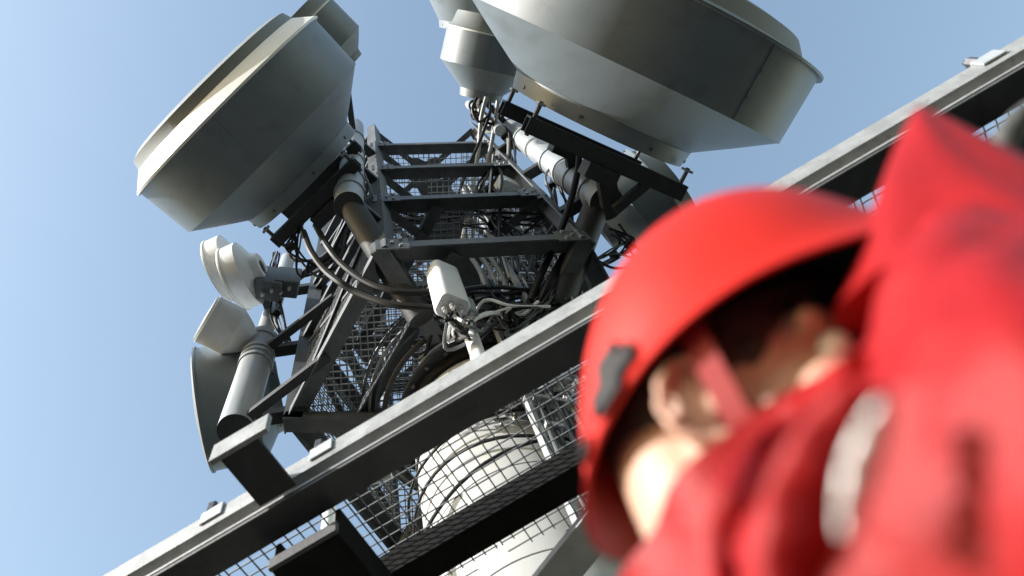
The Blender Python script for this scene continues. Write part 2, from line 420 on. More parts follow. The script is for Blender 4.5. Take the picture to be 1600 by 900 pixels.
# grating panels (wires joined, one object per panel)
cell = .056; wr = .0052; pw = .98
def hole(p): return (Vector((p.x, p.y))-TC).length < .80
def wire(m, p, q):
    n = max(1, int((q-p).length/.06)); run = None
    for i in range(n):
        a, b = p.lerp(q, i/n), p.lerp(q, (i+1)/n); ok = not (hole(a) or hole(b))
        if ok and run is None: run = a
        if (not ok) and run is not None: m.bar(run, a, wr, wr); run = None
    if run is not None: m.bar(run, q, wr, wr)
TG = 3.2
for k in range(int(EL/pw)):
    s0, s1 = k*pw+.01, (k+1)*pw-.012
    for (ta, tb) in ((.06, tB+.15), (tB+.17, TG)):
        m = MB(); s_ = s0
        while s_ < s1: wire(m, PF(s_, ta, .012), PF(s_, tb, .012)); s_ += cell
        t_ = ta
        while t_ < tb: wire(m, PF(s0, t_, .012+wr), PF(s1, t_, .012+wr)); t_ += cell
        if m.v:
            g = m.build('grating_panel', 'wire', plat, 0); g['kind'] = 'stuff'

# ------------------------------------------------------------------ dishes
def dish(name, label, group, c, az, tilt, R0, prof, hub, front, mt='dish', seam=True, ribs=0, fl=True, n=96):
    """prof: shroud back (off,R), hub: (off0,r0,off1,r1); front: radome profile beyond the rim"""
    c = Vector(c); ca, sa = math.cos(az), math.sin(az)
    ax = Vector((ca*math.cos(tilt), sa*math.cos(tilt), math.sin(tilt))); tg = Vector((-sa, ca, 0)); up = ax.cross(tg)
    if up.z < 0: up = -up
    r = root(name, c, label, 'dish antenna', group)
    so_, sr = prof
    MB().lathe([(-.004, R0*.985), (so_, sr), (so_, sr-.02), (-.004, R0*.985-.02)], c, ax, n, True).build('shroud', mt, r)
    if fl: MB().lathe([(0, R0*.96), (0, R0*1.012), (-.018, R0*1.012), (-.018, R0*.96)], c, ax, n, True).build('rim', 'flange' if fl == 1 else mt, r, 30)
    pr = [(so_+.004, sr-.004)]+[(so_+(hub[0]-so_)*t, sr+(hub[1]-sr)*t-.05*R0*0) for t in (.5, 1.)]
    MB().lathe(pr+[(hub[0]+.03, hub[1]-.04), (so_+.03, sr-.04)], c, ax, n, True).build('reflector', mt, r, 20)
    MB().lathe([(hub[0], hub[1]+.004), (hub[2], hub[3]), (hub[2], hub[3]*.55), (hub[2]+.03, hub[3]*.5), (hub[0]+.02, hub[1]*.5)], c, ax, n, True).build('hub_ring', mt, r, 30)
    MB().lathe([(hub[2]+.012, hub[3]*.6), (hub[2]+.012, .02)], c, ax, 32).build('hub_plate', 'dsteel', r)
    rd = r_ = MB().lathe(front, c, ax, n).build('radome', 'radome', r, 30)
    if seam:
        for an in seam if isinstance(seam, (list, tuple)) else (.6, 2.3, 4.1, 5.4):
            d = tg*math.cos(an)+up*math.sin(an); td = -tg*math.sin(an)+up*math.cos(an); m = MB()
            p0, p1 = c+d*(R0*.985+.0015)-ax*.02, c+ax*(so_+.006)+d*(sr+.0015)
            m.box((p0+p1)/2, (p1-p0)/2, td*.012, d*.0035); m.build('seam', mt, r, 0)
            if fl == 1 or fl == 2:
                for q in range(2):
                    pc = p0.lerp(p1, .35+.35*q); MB().tube(pc, pc+d*.012, .012, n=6).build('rivet', mt, r)
    if hub[3] > .3:
        for q in range(8):
            an = 2*math.pi*q/8+.3; d = tg*math.cos(an)+up*math.sin(an); pc = c+ax*(hub[2]+.05)+d*(hub[3]+.002)
            MB().tube(pc, pc+d*.015, .014, n=6).build('bolt', 'bolt', r)
    r['_ax'] = 0; del r['_ax']
    return r, ax, tg, up

cL = at(356.1, 163.2, 7.4)
L1 = dish('drum_dish', 'large grey drum dish with bright white front rim, left of the tower', 'large drum dishes', cL, R(227.7), 0, 1.077,
          (-.508, 1.049), (-.80, .63, -.914, .616), [(0, 1.04), (.09, .945), (.10, .935), (.20, .90), (.225, .82), (.235, .5), (.24, .01)], seam=(4.75, 1.2, 2.8), fl=1)
MB().lathe([(0.002, 1.08), (.115, .935), (.11, .92), (.0, 1.05)], cL, L1[1], 96, True).build('front_ring', 'flange', L1[0], 30)
cR = at(1024, 6, 6.3)
R1 = dish('drum_dish', 'largest grey drum dish at top centre right, seen from below and behind', 'large drum dishes', cR, R(-65.7), R(-3), 1.385,
          (-.55, 1.345), (-.90, .775, -1.03, .755), [(0, 1.37), (.02, 1.30), (.04, 1.22), (.16, 1.12), (.19, 1.0), (.2, .01)], seam=(5.05, 1.2, 2.8), fl=2)
# upper left, behind L1
c = at(470, 47, 9.6)
L2 = dish('drum_dish', 'drum dish peeking out behind the top of the left large dish', 'large drum dishes', c-L1[1]*-.0, R(226), 0, .5,
          (-.42, .49), (-.58, .3, -.64, .29), [(0, .48), (.04, .45), (.14, .42), (.16, .01)], seam=(4.7,), fl=1)
# two high up right of centre
c = at(771, 55, 10.4)
R2 = dish('drum_dish', 'small drum dish between the tower top and the largest dish, lower of two', 'small drum dishes high on the tower', c, R(-77), 0, .60,
          (-.42, .60), (-.70, .28, -.80, .27), [(0, .58), (.05, .54), (.2, .5), (.24, .01)], seam=(4.5,), fl=1)
c = at(764, -28, 11.9)
R2b = dish('drum_dish', 'small drum dish at the top edge of the picture, upper of two', 'small drum dishes high on the tower', c, R(-80), 0, .86,
           (-.30, .85), (-.62, .62, -.72, .60), [(0, .84), (.05, .8), (.2, .7), (.24, .01)], seam=(4.5,), fl=1)
# right, half hidden behind the crossarm
c = at(1027, 299, 7.6)
R3 = dish('drum_dish', 'dark grey drum dish below the largest dish, behind its black crossarm', 'drum dishes beside the tower', c, R(-37), 0, .53,
          (-.34, .52), (-.62, .22, -.70, .2), [(0, .51), (.04, .48), (.17, .42), (.20, .01)], seam=(4.6,), fl=2)
# left group
c = at(318, 640, 7.2)
S3 = dish('drum_dish', 'pale round dish behind the thick left pole, rim edge-on', 'dishes on the left pole', c, R(177), R(-9), .60,
          (-.50, .585), (-.64, .36, -.72, .34), [(0, .58), (.02, .54), (.05, .3), (.06, .01)], seam=False, fl=2)
c = at(324, 498, 7.2)
S2 = dish('drum_dish', 'short white drum dish on the left pole, below the twin discs', 'dishes on the left pole', c, R(214), 0, .235,
          (-.26, .235), (-.44, .11, -.50, .1), [(0, .23), (.02, .215), (.03, .01)], seam=False, fl=1, mt='white', n=48)
for (px, py, h, lab) in ((341, 424, 8.3, 'rear of the twin small white disc antennas on the left pole'), (365, 437, 8.0, 'front of the twin small white disc antennas on the left pole')):
    c = at(px, py, h)
    S1 = dish('disc_antenna', lab, 'twin disc antennas on the left pole', c, R(158), 0, .34, (-.17, .335), (-.25, .18, -.32, .15),
             [(0, .33), (.015, .32), (.025, .2), (.03, .01)], seam=False, fl=1, mt='white', n=48)

# ------------------------------------------------------------------ poles, crossarms and stays
def pole(name, label, xy, h0, h1, r, parent=None, rings=()):
    t = root(name, H(xy[0], xy[1], h0), label, 'mounting pole', 'antenna mounting poles')
    MB().tube(H(*xy, h0), H(*xy, h1), r, n=28).build('pipe', 'pole', t)
    MB().lathe([(0, r*.99), (0, r*.85), (.004, .001)], H(*xy, h0-.004), (0, 0, 1), 28).build('end_cap', 'dsteel', t)
    for hh in rings:
        MB().lathe([(0, r+.014), (.05, r+.014), (.05, r-.002), (0, r-.002)], H(*xy, hh), (0, 0, 1), 28, True).build('clamp_ring', 'pole', t)
    return t
pL = at(545, 322, 6.1); pR = at(948, 318, 6.0)
tL = pole('mounting_pole', 'grey vertical pole carrying the left large dish at the front left leg', (pL.x, pL.y), 6.1, 10.6, .115, rings=(6.5, 7.0, 7.9, 8.4, 9.4))
tR = pole('mounting_pole', 'grey vertical pole carrying the largest dish at the front right leg', (pR.x, pR.y), 6.0, 10.8, .14, rings=(6.35, 6.9, 7.3, 7.9, 9.4))
for t, p, v, r in ((tL, pL, VX[4], .10), (tR, pR, VX[5], .11)):
    for hh in (6.35, 8.0, 9.6):
        MB().bar(H(p.x, p.y, hh), H(v.x, v.y, hh), .10, .10).build('standoff', 'dsteel', t, 0)
    dv = Vector((TC.x-v.x, TC.y-v.y)).normalized()
    MB().tube(H(p.x, p.y, 6.2), H(v.x+dv.x*.55, v.y+dv.y*.55, 5.35), r, n=20).build('stay', 'dsteel', t)

def crossarm(t, ax, tg, c, off, half, hts, w_, dh):
    b = Vector(c)+ax*off
    for hh in hts:
        m = MB(); p = Vector((b.x, b.y, c.z+hh)); m.channel(p-tg*half, p+tg*half, w_, w_*1.25, ax, .016); m.build('crossarm', 'dsteel', t, 0)
        for q in (-1, 1):
            pe = p+tg*half*q*.94
            MB().tube(pe+ax*.0-ax*.08, pe+ax*(abs(off)-dh), .018, n=8).build('threaded_rod', 'bolt', t)
            MB().box(pe+ax*(abs(off)-dh-.02), tg*.03, ax*.010, (0, 0, .05)).build('bracket', 'pole', t, 0)
        MB().box(p-ax*.12, tg*.13, ax*.06, (0, 0, .1)).build('pole_clamp', 'dsteel', t, 0)
crossarm(tL, L1[1], L1[2], cL, -1.06, .50, (-.50, .5), .105, .91)
crossarm(tR, R1[1], R1[2], cR, -1.22, .68, (-.50, .6), .125, 1.03)
for t, d_, c, off, p in ((tL, L1, cL, -1.06, pL), (tR, R1, cR, -1.22, pR)):
    for hh in (-.5, .55):
        b = Vector(c)+d_[1]*off; MB().bar((b.x, b.y, c.z+hh+.1), (p.x, p.y, c.z+hh+.1), .14, .1).build('arm', 'dsteel', t, 0)
        MB().bar((b.x+d_[2].x*.4, b.y+d_[2].y*.4, c.z+hh-.02), (p.x, p.y, c.z+hh-.02), .07, .07).build('arm', 'dsteel', t, 0)
# left outrigger pole
pO = at(368, 672, 5.55)
tO = pole('mounting_pole', 'thick pale outrigger pole at far left carrying small dishes', (pO.x, pO.y), 5.55, 7.35, .135, rings=(6.68, 6.78, 6.88, 7.2))
MB().tube(H(pO.x, pO.y, 7.3), H(pO.x, pO.y, 10.0), .085, n=20).build('upper_pipe', 'pole', tO)
for hh in (5.72, 7.05, 8.75):
    MB().bar(H(pO.x, pO.y+.02, hh), H(VX[3].x+.05, VX[3].y, hh), .10, .09).build('standoff', 'dsteel', tO, 0)
    MB().bar(H(pO.x, pO.y, hh-.1), H(VX[3].x+.35, VX[3].y-.5, hh-.1), .07, .07).build('standoff', 'dsteel', tO, 0)
def link(t, c, ax, off, p, hh=0):
    b = Vector(c)+ax*off; MB().bar(b, (p.x, p.y, b.z+hh), .07, .07).build('dish_arm', 'dsteel', t, 0)
link(tO, at(318, 640, 7.2), S3[1], -.70, pO); link(tO, at(324, 498, 7.2), S2[1], -.48, pO)
link(tO, at(341, 424, 8.3), S1[1], -.22, pO); link(tO, at(365, 437, 8.0), S1[1], -.22, pO)
link(tR, at(1027, 299, 7.6), R3[1], -.66, pR); link(tR, at(771, 55, 10.4), R2[1], -.78, pR); link(tL, at(470, 47, 9.6), L2[1], -.66, pL)
MB().tube(H(1.55, 1.35, 9.6), H(1.55, 1.35, 12.6), .07, n=16).build('upper_pipe', 'pole', tR)
link(tR, at(764, -28, 11.9), R2b[1], -.7, Vector((1.55, 1.35, 0)))

# ------------------------------------------------------------------ radio boxes
def rbox(name, label, c, ex, ey, hz, mt='white', group=None, conn=3, rad=.3, cat='radio unit'):
    """upright rounded box standing on c (bottom centre)"""
    c = Vector(c); ex, ey = Vector(ex), Vector(ey); r = root(name, c, label, cat, group); lx, ly = ex.length, ey.length
    ux, uy = ex/lx, ey/ly; rr = min(lx, ly)*rad*2*.5; pts = []
    for sx, sy, a0 in ((1, 1, 0), (-1, 1, 90), (-1, -1, 180), (1, -1, 270)):
        for k in range(6):
            a = R(a0+90*k/5); pts.append(ux*(sx*(lx-rr)+rr*math.cos(a))+uy*(sy*(ly-rr)+rr*math.sin(a)))
    n = len(pts); m = MB(); z = Vector((0, 0, 1))
    lay = [(0, .93), (.012, 1), (hz-.02, 1), (hz, .9)]
    for hh, sc in lay: m.v += [c+p*sc+z*hh for p in pts]
    for L in range(3):
        for i in range(n): m.f.append((L*n+i, L*n+(i+1) % n, (L+1)*n+(i+1) % n, (L+1)*n+i))
    m.f.append(tuple(reversed(range(n)))); m.f.append(tuple(range(3*n, 4*n)))
    m.build('housing', mt, r, 40)
    for k in range(conn):
        t = (k+.5)/conn*2-1; p = c+ux*lx*.62*t+uy*ly*.25*(-1 if k % 2 else 1)
        MB().tube(p, p-z*.05, .019, n=10).tube(p-z*.05, p-z*.085, .013, n=8).build('connector', 'alu', r)
    return r
b0 = at(707, 481, 4.75)
ux = Vector((.90, .44, 0)); uy = Vector((-.44, .90, 0))
box1 = rbox('panel_antenna', 'bright white rounded box antenna in front of the tower, above the mast', b0, ux*.105, uy*.084, .74, conn=4, rad=.55, cat='antenna')
pB = at(748, 560, 4.45)
tB_ = root('antenna_post', H(pB.x, pB.y, 4.2), 'short white post below the white box antenna, rising behind the edge beam', 'mounting pole', 'antenna mounting poles')
MB().tube(H(pB.x, pB.y, 4.05), H(pB.x, pB.y, 5.3), .05, n=20).build('pipe', 'white', tB_)
MB().bar(H(pB.x, pB.y, 5.0), b0+Vector((0, 0, .2)), .05, .05).build('bracket', 'dsteel', tB_, 0)
MB().bar(H(pB.x, pB.y, 4.5), H(TC.x, TC.y-.55, 4.5), .06, .06).build('bracket', 'dsteel', tB_, 0)
bx2 = at(730, 492, 4.8)
rbox('radio_unit', 'small grey radio box clamped to the post right of the white antenna', bx2, ux*.06, uy*.05, .25, 'pole', 'radio units', 2)
rbox('radio_unit', 'dark radio box on the left pole beside the twin discs, left one', at(418, 455, 7.75), Vector((.13, .03, 0)), Vector((-.02, .1, 0)), .5, 'steel', 'radio units', 2, .15)
rbox('radio_unit', 'dark radio box on the left pole beside the twin discs, right one', at(446, 452, 7.8), Vector((.12, .02, 0)), Vector((-.02, .09, 0)), .46, 'steel', 'radio units', 2, .15)
rbox('radio_unit', 'small white box inside the lattice between the second and third beams', at(797, 296, 8.2), Vector((.10, .05, 0)), Vector((-.04, .07, 0)), .3, 'white', 'radio units', 2)

# ------------------------------------------------------------------ cables
def cable(label, pts, r, mt='black', group='coaxial cables'):
    p = spline([Vector(q) for q in pts]); m = MB().path(p, r, 8); o = m.build('coaxial_cable', mt, None); 
    return tag(o, label, 'cable', group)
def C(*q): return [at(*k) for k in q]
cable('upper thick black cable curving from the left pole towards the white antenna', C((493, 352, 6.4), (512, 385, 6.0), (534, 412, 5.8), (565, 436, 5.6), (597, 450, 5.45), (642, 457, 5.35), (725, 452, 5.3)), .026)
cable('lower thick black cable curving from the left pole towards the white antenna', C((474, 362, 6.3), (486, 392, 6.0), (507, 421, 5.8), (530, 440, 5.6), (556, 456, 5.5), (606, 474, 5.3), (660, 480, 5.2), (725, 484, 5.15)), .026)
cable('left of two thick black cables hanging from the largest dish', C((905, 232, 6.6), (903, 265, 6.4), (890, 320, 6.1), (868, 380, 5.8), (845, 430, 5.5), (828, 470, 5.3)), .028)
cable('right of two thick black cables hanging from the largest dish', C((928, 250, 6.6), (926, 290, 6.3), (908, 345, 6.0), (880, 400, 5.7), (856, 445, 5.4), (840, 480, 5.3)), .028)
cable('left grey cable running down from the small upper dish', C((760, 152, 10), (752, 185, 9.9), (748, 230, 9.7), (740, 285, 9.2), (730, 340, 8.6), (716, 410, 8.0)), .026, 'beige')
cable('right grey cable running down from the small upper dish', C((778, 158, 10), (774, 190, 9.9), (766, 235, 9.7), (752, 290, 9.2), (742, 345, 8.6), (730, 415, 8.0)), .026, 'beige')
cable('thin black cable looping below the small upper dish', C((745, 152, 10), (738, 172, 9.9), (748, 190, 9.8), (764, 178, 9.8), (766, 160, 9.9)), .017)
cable('black cable dropping beside the grey cables at the tower top', C((770, 165, 9.9), (752, 215, 9.7), (728, 270, 9.3), (708, 330, 8.8)), .02)
k = 0
for (x0, x1) in ((736, 758), (752, 774), (766, 790)):
    k += 1
    cable(['left', 'middle', 'right'][k-1]+' of three short pale cables rising behind the white box antenna',
          C((x0, 402, 6.7), (x0+12, 420, 6.5), (x1-2, 440, 6.2), (x1+4, 470, 5.9)), .022, 'beige')
# cable loops round the mast
for k, (rr, h0, dh, ph, lab) in enumerate(((.68, 4.30, .10, .3, 'upper thin black cable looped round the pale mast'), (.66, 3.86, -.18, 1.2, 'middle thin black cable looped round the pale mast'), (.72, 3.62, .22, 2.2, 'lower thin black cable looped round the pale mast'))):
    pts = [Vector((TC.x+rr*math.cos(a), TC.y+rr*math.sin(a), CZ+h0+dh*math.sin(a+ph))) for a in [2*math.pi*i/48 for i in range(49)]]
    tag(MB().path(pts, .011, 8, False).build('coaxial_cable', 'black'), lab, 'cable', 'coaxial cables')
def bundle(label, ways, n, spread, r, mts, seed):
    rg = random.Random(seed); t = root('cable_bundle', at(*ways[-1]), label, 'cable bundle', 'cable bundles on the tower')
    for k in range(n):
        pts = []
        for i, q in enumerate(ways):
            f_ = spread*(.5 if i in (0, len(ways)-1) else 1)
            pts.append(at(*q)+Vector((rg.uniform(-f_, f_), rg.uniform(-f_, f_), rg.uniform(-f_, f_))))
        MB().path(spline(pts, 6), r*rg.uniform(.7, 1.25), 6).build('strand', rg.choice(mts), t)
    for i in range(1, len(ways)-1):
        c = at(*ways[i]); d_ = (at(*ways[i+1])-at(*ways[i-1])).normalized(); a = d_.orthogonal().normalized(); b_ = d_.cross(a)
        tw = min(spread*.5, .045); MB().box(c, d_*.012, a*tw, b_*tw).build('cable_tie', 'black', t, 0)
    return t
bundle('tangled black cables behind the right dish pole', [(870, 250, 7.6), (862, 290, 7.4), (880, 340, 7.0), (850, 400, 6.4), (820, 450, 5.9)], 7, .09, .013, ('black', 'black', 'steel'), 11)
bundle('tangled cables at the top of the grey cable run, under the small upper dish', [(752, 150, 10.2), (742, 178, 10.1), (770, 196, 9.9), (790, 215, 9.6), (800, 260, 9.0)], 7, .10, .013, ('black', 'black', 'beige'), 12)
bundle('thin cables strung along the left pole top by the dark radio boxes', [(432, 392, 8.9), (425, 425, 8.4), (438, 455, 8.0), (432, 490, 7.6), (450, 540, 7.1)], 7, .07, .010, ('black', 'black', 'alu'), 13)
bundle('knot of cables and jumpers just right of the white box antenna', [(705, 492, 4.75), (720, 520, 4.6), (745, 505, 4.9), (775, 485, 5.1), (800, 500, 5.0), (850, 480, 5.2)], 12, .09, .011, ('black', 'steel', 'black', 'white'), 14)
bundle('cables crossing low between the front legs behind the white antenna', [(620, 470, 5.6), (680, 480, 5.5), (740, 470, 5.5), (800, 462, 5.5), (880, 450, 5.6)], 8, .07, .014, ('black', 'black', 'steel'), 15)
bundle('dense grey jumper cables beside the mast behind the grating', [(790, 590, 4.6), (800, 640, 4.3), (830, 660, 4.3), (850, 700, 4.1), (880, 740, 3.9)], 16, .16, .009, ('alu', 'black', 'beige', 'steel'), 16)
bundle('loose jumper cables right of the mast near the helmet', [(880, 560, 4.9), (870, 600, 4.7), (900, 640, 4.5), (880, 690, 4.2), (840, 760, 3.8)], 14, .17, .009, ('alu', 'black', 'lwire'), 17)
bundle('cables dropping along the front left leg by the left dish pole', [(556, 250, 8.2), (566, 300, 7.4), (585, 350, 6.7), (600, 410, 6.1), (640, 460, 5.6)], 6, .07, .013, ('black', 'black', 'steel'), 18)
bundle('cables below the dark drum dish at right', [(960, 360, 7.2), (985, 385, 7.0), (960, 400, 6.8), (930, 410, 6.6)], 7, .12, .014, ('black', 'black', 'alu'), 19)
bundle('black cables crossing the lattice interior behind the second beam', [(600, 330, 7.6), (660, 345, 7.4), (720, 335, 7.4), (790, 350, 7.2), (850, 345, 7.0)], 6, .12, .016, ('black', 'black', 'steel'), 21)
bundle('cables climbing inside the right half of the lattice', [(810, 440, 5.9), (800, 390, 6.5), (770, 350, 7.2), (765, 300, 8.2), (775, 250, 9.2)], 9, .14, .013, ('black', 'black', 'beige', 'steel'), 22)
bundle('slack cables hanging under the lattice right of the white antenna', [(760, 440, 5.8), (790, 490, 5.3), (830, 500, 5.2), (870, 470, 5.4), (900, 430, 5.8)], 10, .12, .012, ('black', 'black', 'steel'), 23)
bundle('cables drooping below the left dish crossarm', [(470, 350, 6.9), (455, 385, 6.6), (480, 420, 6.5), (520, 400, 6.6), (545, 350, 6.8)], 6, .08, .011, ('black', 'black', 'steel'), 24)
bundle('pale jumper cables coiled on the mast top by the white antenna', [(660, 560, 5.3), (690, 530, 5.4), (730, 520, 5.4), (770, 515, 5.4), (820, 520, 5.3)], 7, .07, .012, ('beige', 'lwire', 'black'), 25)
# tray of thin rods carrying connectors beside the mast, lying flat
rc = at(858, 650, 4.25)
rf = root('rod_tray', rc, 'light metal rod tray with connectors right of the mast, behind the grating', 'rod tray')
rg = random.Random(5)
for i in range(12):
    o_ = rc+inn*(-.42+.078*i)+Vector((0, 0, rg.uniform(-.05, .05))); l0, l1 = rg.uniform(.25, .55), rg.uniform(.35, .6)
    MB().bar(o_-e*l0, o_+e*l1, .014, .014).build('rod', 'alu' if i % 2 else 'lwire', rf, 0)
for i in range(13):
    o_ = rc+e*(-.45+.078*i)+Vector((0, 0, .03+rg.uniform(-.05, .05))); l0, l1 = rg.uniform(.15, .45), rg.uniform(.2, .45)
    MB().bar(o_-inn*l0, o_+inn*l1, .013, .013).build('rod', 'lwire' if i % 3 else 'alu', rf, 0)
for i in range(34):
    o_ = rc+e*rg.uniform(-.45, .5)+inn*rg.uniform(-.4, .42)+Vector((0, 0, rg.uniform(-.1, .05)))
    MB().tube(o_, o_+Vector((rg.uniform(-.03, .03), rg.uniform(-.04, .02), -rg.uniform(.03, .09))), .015, n=8).build('connector', rg.choice(('alu', 'white', 'lwire')), rf)
# pale drain pipe left of the mast
dp = at(514, 800, 3.7)
dt = root('drain_pipe', dp-Vector((0, 0, .6)), 'pale pipe with a side branch left of the mast, behind the grating', 'pipe')
MB().tube(dp-Vector((0, 0, .9)), dp+Vector((0, 0, .25)), .035, n=16).build('riser', 'white', dt)
dq = at(612, 742, 3.9); MB().tube(dp+Vector((0, 0, .2)), dq, .026, n=14).build('branch', 'pole', dt)
MB().lathe([(0, .045), (.06, .045), (.06, .03), (0, .03)], dp+Vector((0, 0, .12)), (0, 0, 1), 20, True).build('collar', 'pole', dt)
# ------------------------------------------------------------------ cable ladders on the right of the mast
def ladder(label, base, dirv, h0, h1, wd, ncab, seed):
    rg = random.Random(seed); dirv = Vector(dirv).normalized(); nrm = Vector((dirv.y, -dirv.x, 0))
    t = root('cable_ladder', H(base[0], base[1], h0), label, 'cable ladder', 'cable ladders beside the mast')
    b = Vector((base[0], base[1], 0))
    for q in (-1, 1):
        p = b+dirv*wd/2*q; MB().bar(H(p.x, p.y, h0), H(p.x, p.y, h1), .03, .05, nrm).build('stile', 'lwire', t, 0)
    hh = h0+.1
    while hh < h1:
        p, q = b-dirv*wd/2, b+dirv*wd/2; MB().bar(H(p.x, p.y, hh), H(q.x, q.y, hh), .022, .022).build('rung', 'lwire', t, 0); hh += .17
    hh = h0+.2
    while hh < h1:
        for c_ in range(ncab):
            if rg.random() < .55:
                p = b+dirv*wd*(.45-(c_+.5)/ncab*.9)+nrm*.03; MB().box(H(p.x, p.y, hh), dirv*.025, nrm*.03, (0, 0, .02)).build('cable_clamp', 'alu', t, 0)
        hh += .34
    for c_ in range(ncab):
        p = b+dirv*wd*(.45-(c_+.5)/ncab*.9)+nrm*.03; ph = rg.random()*6; pts = []
        for i in range(14):
            u = i/13; pts.append(H(p.x+.012*math.sin(9*u+ph), p.y+.012*math.cos(7*u+ph), h0+(h1-h0)*u))
        MB().path(pts, rg.choice((.011, .014, .017)), 8).build('cable_run', rg.choice(('black', 'black', 'beige', 'steel')), t)
    return t
ladder('cable ladder packed with cables on the front right of the mast', (1.02, 2.22), (1, .28, 0), 2.9, 5.5, .42, 7, 1)
ladder('cable ladder packed with cables on the right side of the mast', (1.42, 2.48), (.7, .7, 0), 2.9, 5.6, .5, 8, 2)
ladder('cable ladder inside the lattice right of centre', (1.25, 2.0), (1, .1, 0), 5.3, 9.5, .4, 5, 3)
ladder('cable ladder inside the lattice at the rear', (.6, 3.9), (1, 0, 0), 5.3, 11.5, .5, 5, 4)

# ------------------------------------------------------------------ person
def fuse(name, mb, m, parent, voxel, smooth_it=4, disp=None, smooth_f=.5):
    """overlapping solids -> one continuous surface"""
    o = mb.build(name, m, parent, 0)
    r = o.modifiers.new('r', 'REMESH'); r.mode = 'VOXEL'; r.voxel_size = voxel; r.use_smooth_shade = True
    if smooth_it: sm = o.modifiers.new('s', 'SMOOTH'); sm.iterations = smooth_it; sm.factor = smooth_f
    for nm, sc, st in disp or ():
        tx = bpy.data.textures.new(nm, 'MARBLE' if nm == 'crease' else 'CLOUDS'); tx.noise_scale = sc; tx.noise_depth = 2
        if nm == 'crease': tx.turbulence = 9; tx.marble_type = 'SHARP'
        dm = o.modifiers.new('d', 'DISPLACE'); dm.texture = tx; dm.strength = st; dm.mid_level = .5; dm.texture_coords = 'LOCAL'
    dg = bpy.context.evaluated_depsgraph_get(); dg.update()
    me = bpy.data.meshes.new_from_object(o.evaluated_get(dg)); me.name = name
    old = o.data; o.modifiers.clear(); o.data = me; bpy.data.meshes.remove(old)
    me.polygons.foreach_set('use_smooth', [True]*len(me.polygons))
    return o
UZ = Vector((0, 0, 1))
# head: turned to the right and leaning towards the eye, chin a little down
_f0 = Vector((math.cos(R(-49)), math.sin(R(-49)), 0)); HR = Matrix.Rotation(R(22), 3, _f0) @ _f0.cross(UZ)
_u = Matrix.Rotation(R(22), 3, _f0) @ UZ
HF = Matrix.Rotation(R(-18), 3, HR) @ _f0; HU = Matrix.Rotation(R(-18), 3, HR) @ _u
HELM = Vector((.277, .268, 1.720))
HC = HELM-HU*.059-HF*.006+HR*.020
NB = HC-HU*.10-UZ*.07-_f0*.02
TF = Vector((math.cos(R(-23)), math.sin(R(-23)), 0)); TR = TF.cross(UZ)
FX = Vector((NB.x, NB.y, 0))
person = root('person', FX, 'person in red helmet and red jacket looking away, arm raised, blurred at right', 'person')
def hp(f, r, u): return HC+HF*f+HR*r+HU*u
def tp(f, r, z): return FX+TF*f+TR*r+UZ*z
ZS = NB.z-1.49
b = MB()
# skull, face
b.ball(hp(-.012, 0, .045), HF*.098, HR*.076, HU*.095)
b.ball(hp(.03, 0, -.03), HF*.066, HR*.062, HU*.095)
b.ball(hp(.052, 0, -.085), HF*.04, HR*.042, HU*.032)
b.caps(hp(-.01, .052, -.045), hp(.055, .03, -.09), .026, .02); b.caps(hp(-.01, -.052, -.045), hp(.055, -.03, -.09), .026, .02)
for q in (-1, 1):
    b.ball(hp(.068, .042*q, -.018), HF*.026, HR*.028, HU*.022)
    b.caps(hp(.088, .012*q, .034), hp(.075, .05*q, .034), .011, .010)
b.caps(hp(.092, 0, .028), hp(.112, 0, -.018), .008, .013); b.ball(hp(.108, .012, -.022), .009); b.ball(hp(.108, -.012, -.022), .009)
b.caps(hp(.094, -.02, -.05), hp(.094, .02, -.05), .008, .008); b.caps(hp(.092, -.016, -.062), hp(.092, .016, -.062), .009, .009)
# ears
for q in (-1, 1):
    arc = [hp(-.004+.004-.022*math.sin(t)-.004, q*(.076+.011+.010*math.sin(t)), .004+.031*math.cos(t)) for t in [math.pi*k/12 for k in range(-2, 13)]]
    b.path(arc, [.0052]*len(arc), 8)
    b.ball(hp(-.012, q*.079, .004), HF*.017+HR*q*-.004, HR*.006, HU*.028); b.ball(hp(.0, q*.083, -.029), HF*.008, HR*.005, HU*.010)
    b.ball(hp(.008, q*.079, .0), HF*.005, HR*.006, HU*.008)
# neck and trunk
b.caps(hp(-.03, 0, -.03), tp(0, 0, 1.44+ZS), .060, .070); b.caps(hp(-.052, .018, .0), tp(-.02, .02, 1.44+ZS), .052, .066)
b.caps(tp(.0, -.11, 1.40+ZS), tp(.0, .11, 1.385+ZS), .05, .05)
b.ball(tp(0, 0, 1.22+ZS), TF*.11, TR*.15, UZ*.22); b.ball(tp(0, 0, 1.0), TF*.11, TR*.155, UZ*.2); b.ball(tp(-.01, 0, .90), TF*.12, TR*.165, UZ*.13)
SR = Vector((.235, .155, 1.395)); EB = at(1500, 400, .49); WR = at(1548, 318, .67); TIP = at(1438, 172, .57)
SLf = tp(.0, -.185, 1.425+ZS); EL_ = tp(-.02, -.25, 1.14); WL_ = tp(.1, -.25, .90)
b.caps(SR, EB, .04, .034); b.caps(EB, WR, .034, .028); b.caps(SLf, EL_, .05, .042); b.caps(EL_, WL_, .04, .028)
for q in (-1, 1):
    b.caps(tp(0, .09*q, .88), tp(.015, .10*q, .48), .085, .056); b.caps(tp(.015, .10*q, .48), tp(-.02, .105*q, .10), .052, .036)
    b.caps(tp(-.04, .105*q, .05), tp(.13, .12*q, .04), .036, .03)
for (wr_, dr) in ((WR, (WR-EB).normalized()), (WL_, Vector((.2, 0, -.98)))):
    b.caps(wr_, wr_+dr*.08, .028, .03)
fuse('body', b, 'skin', person, .0042, 3)
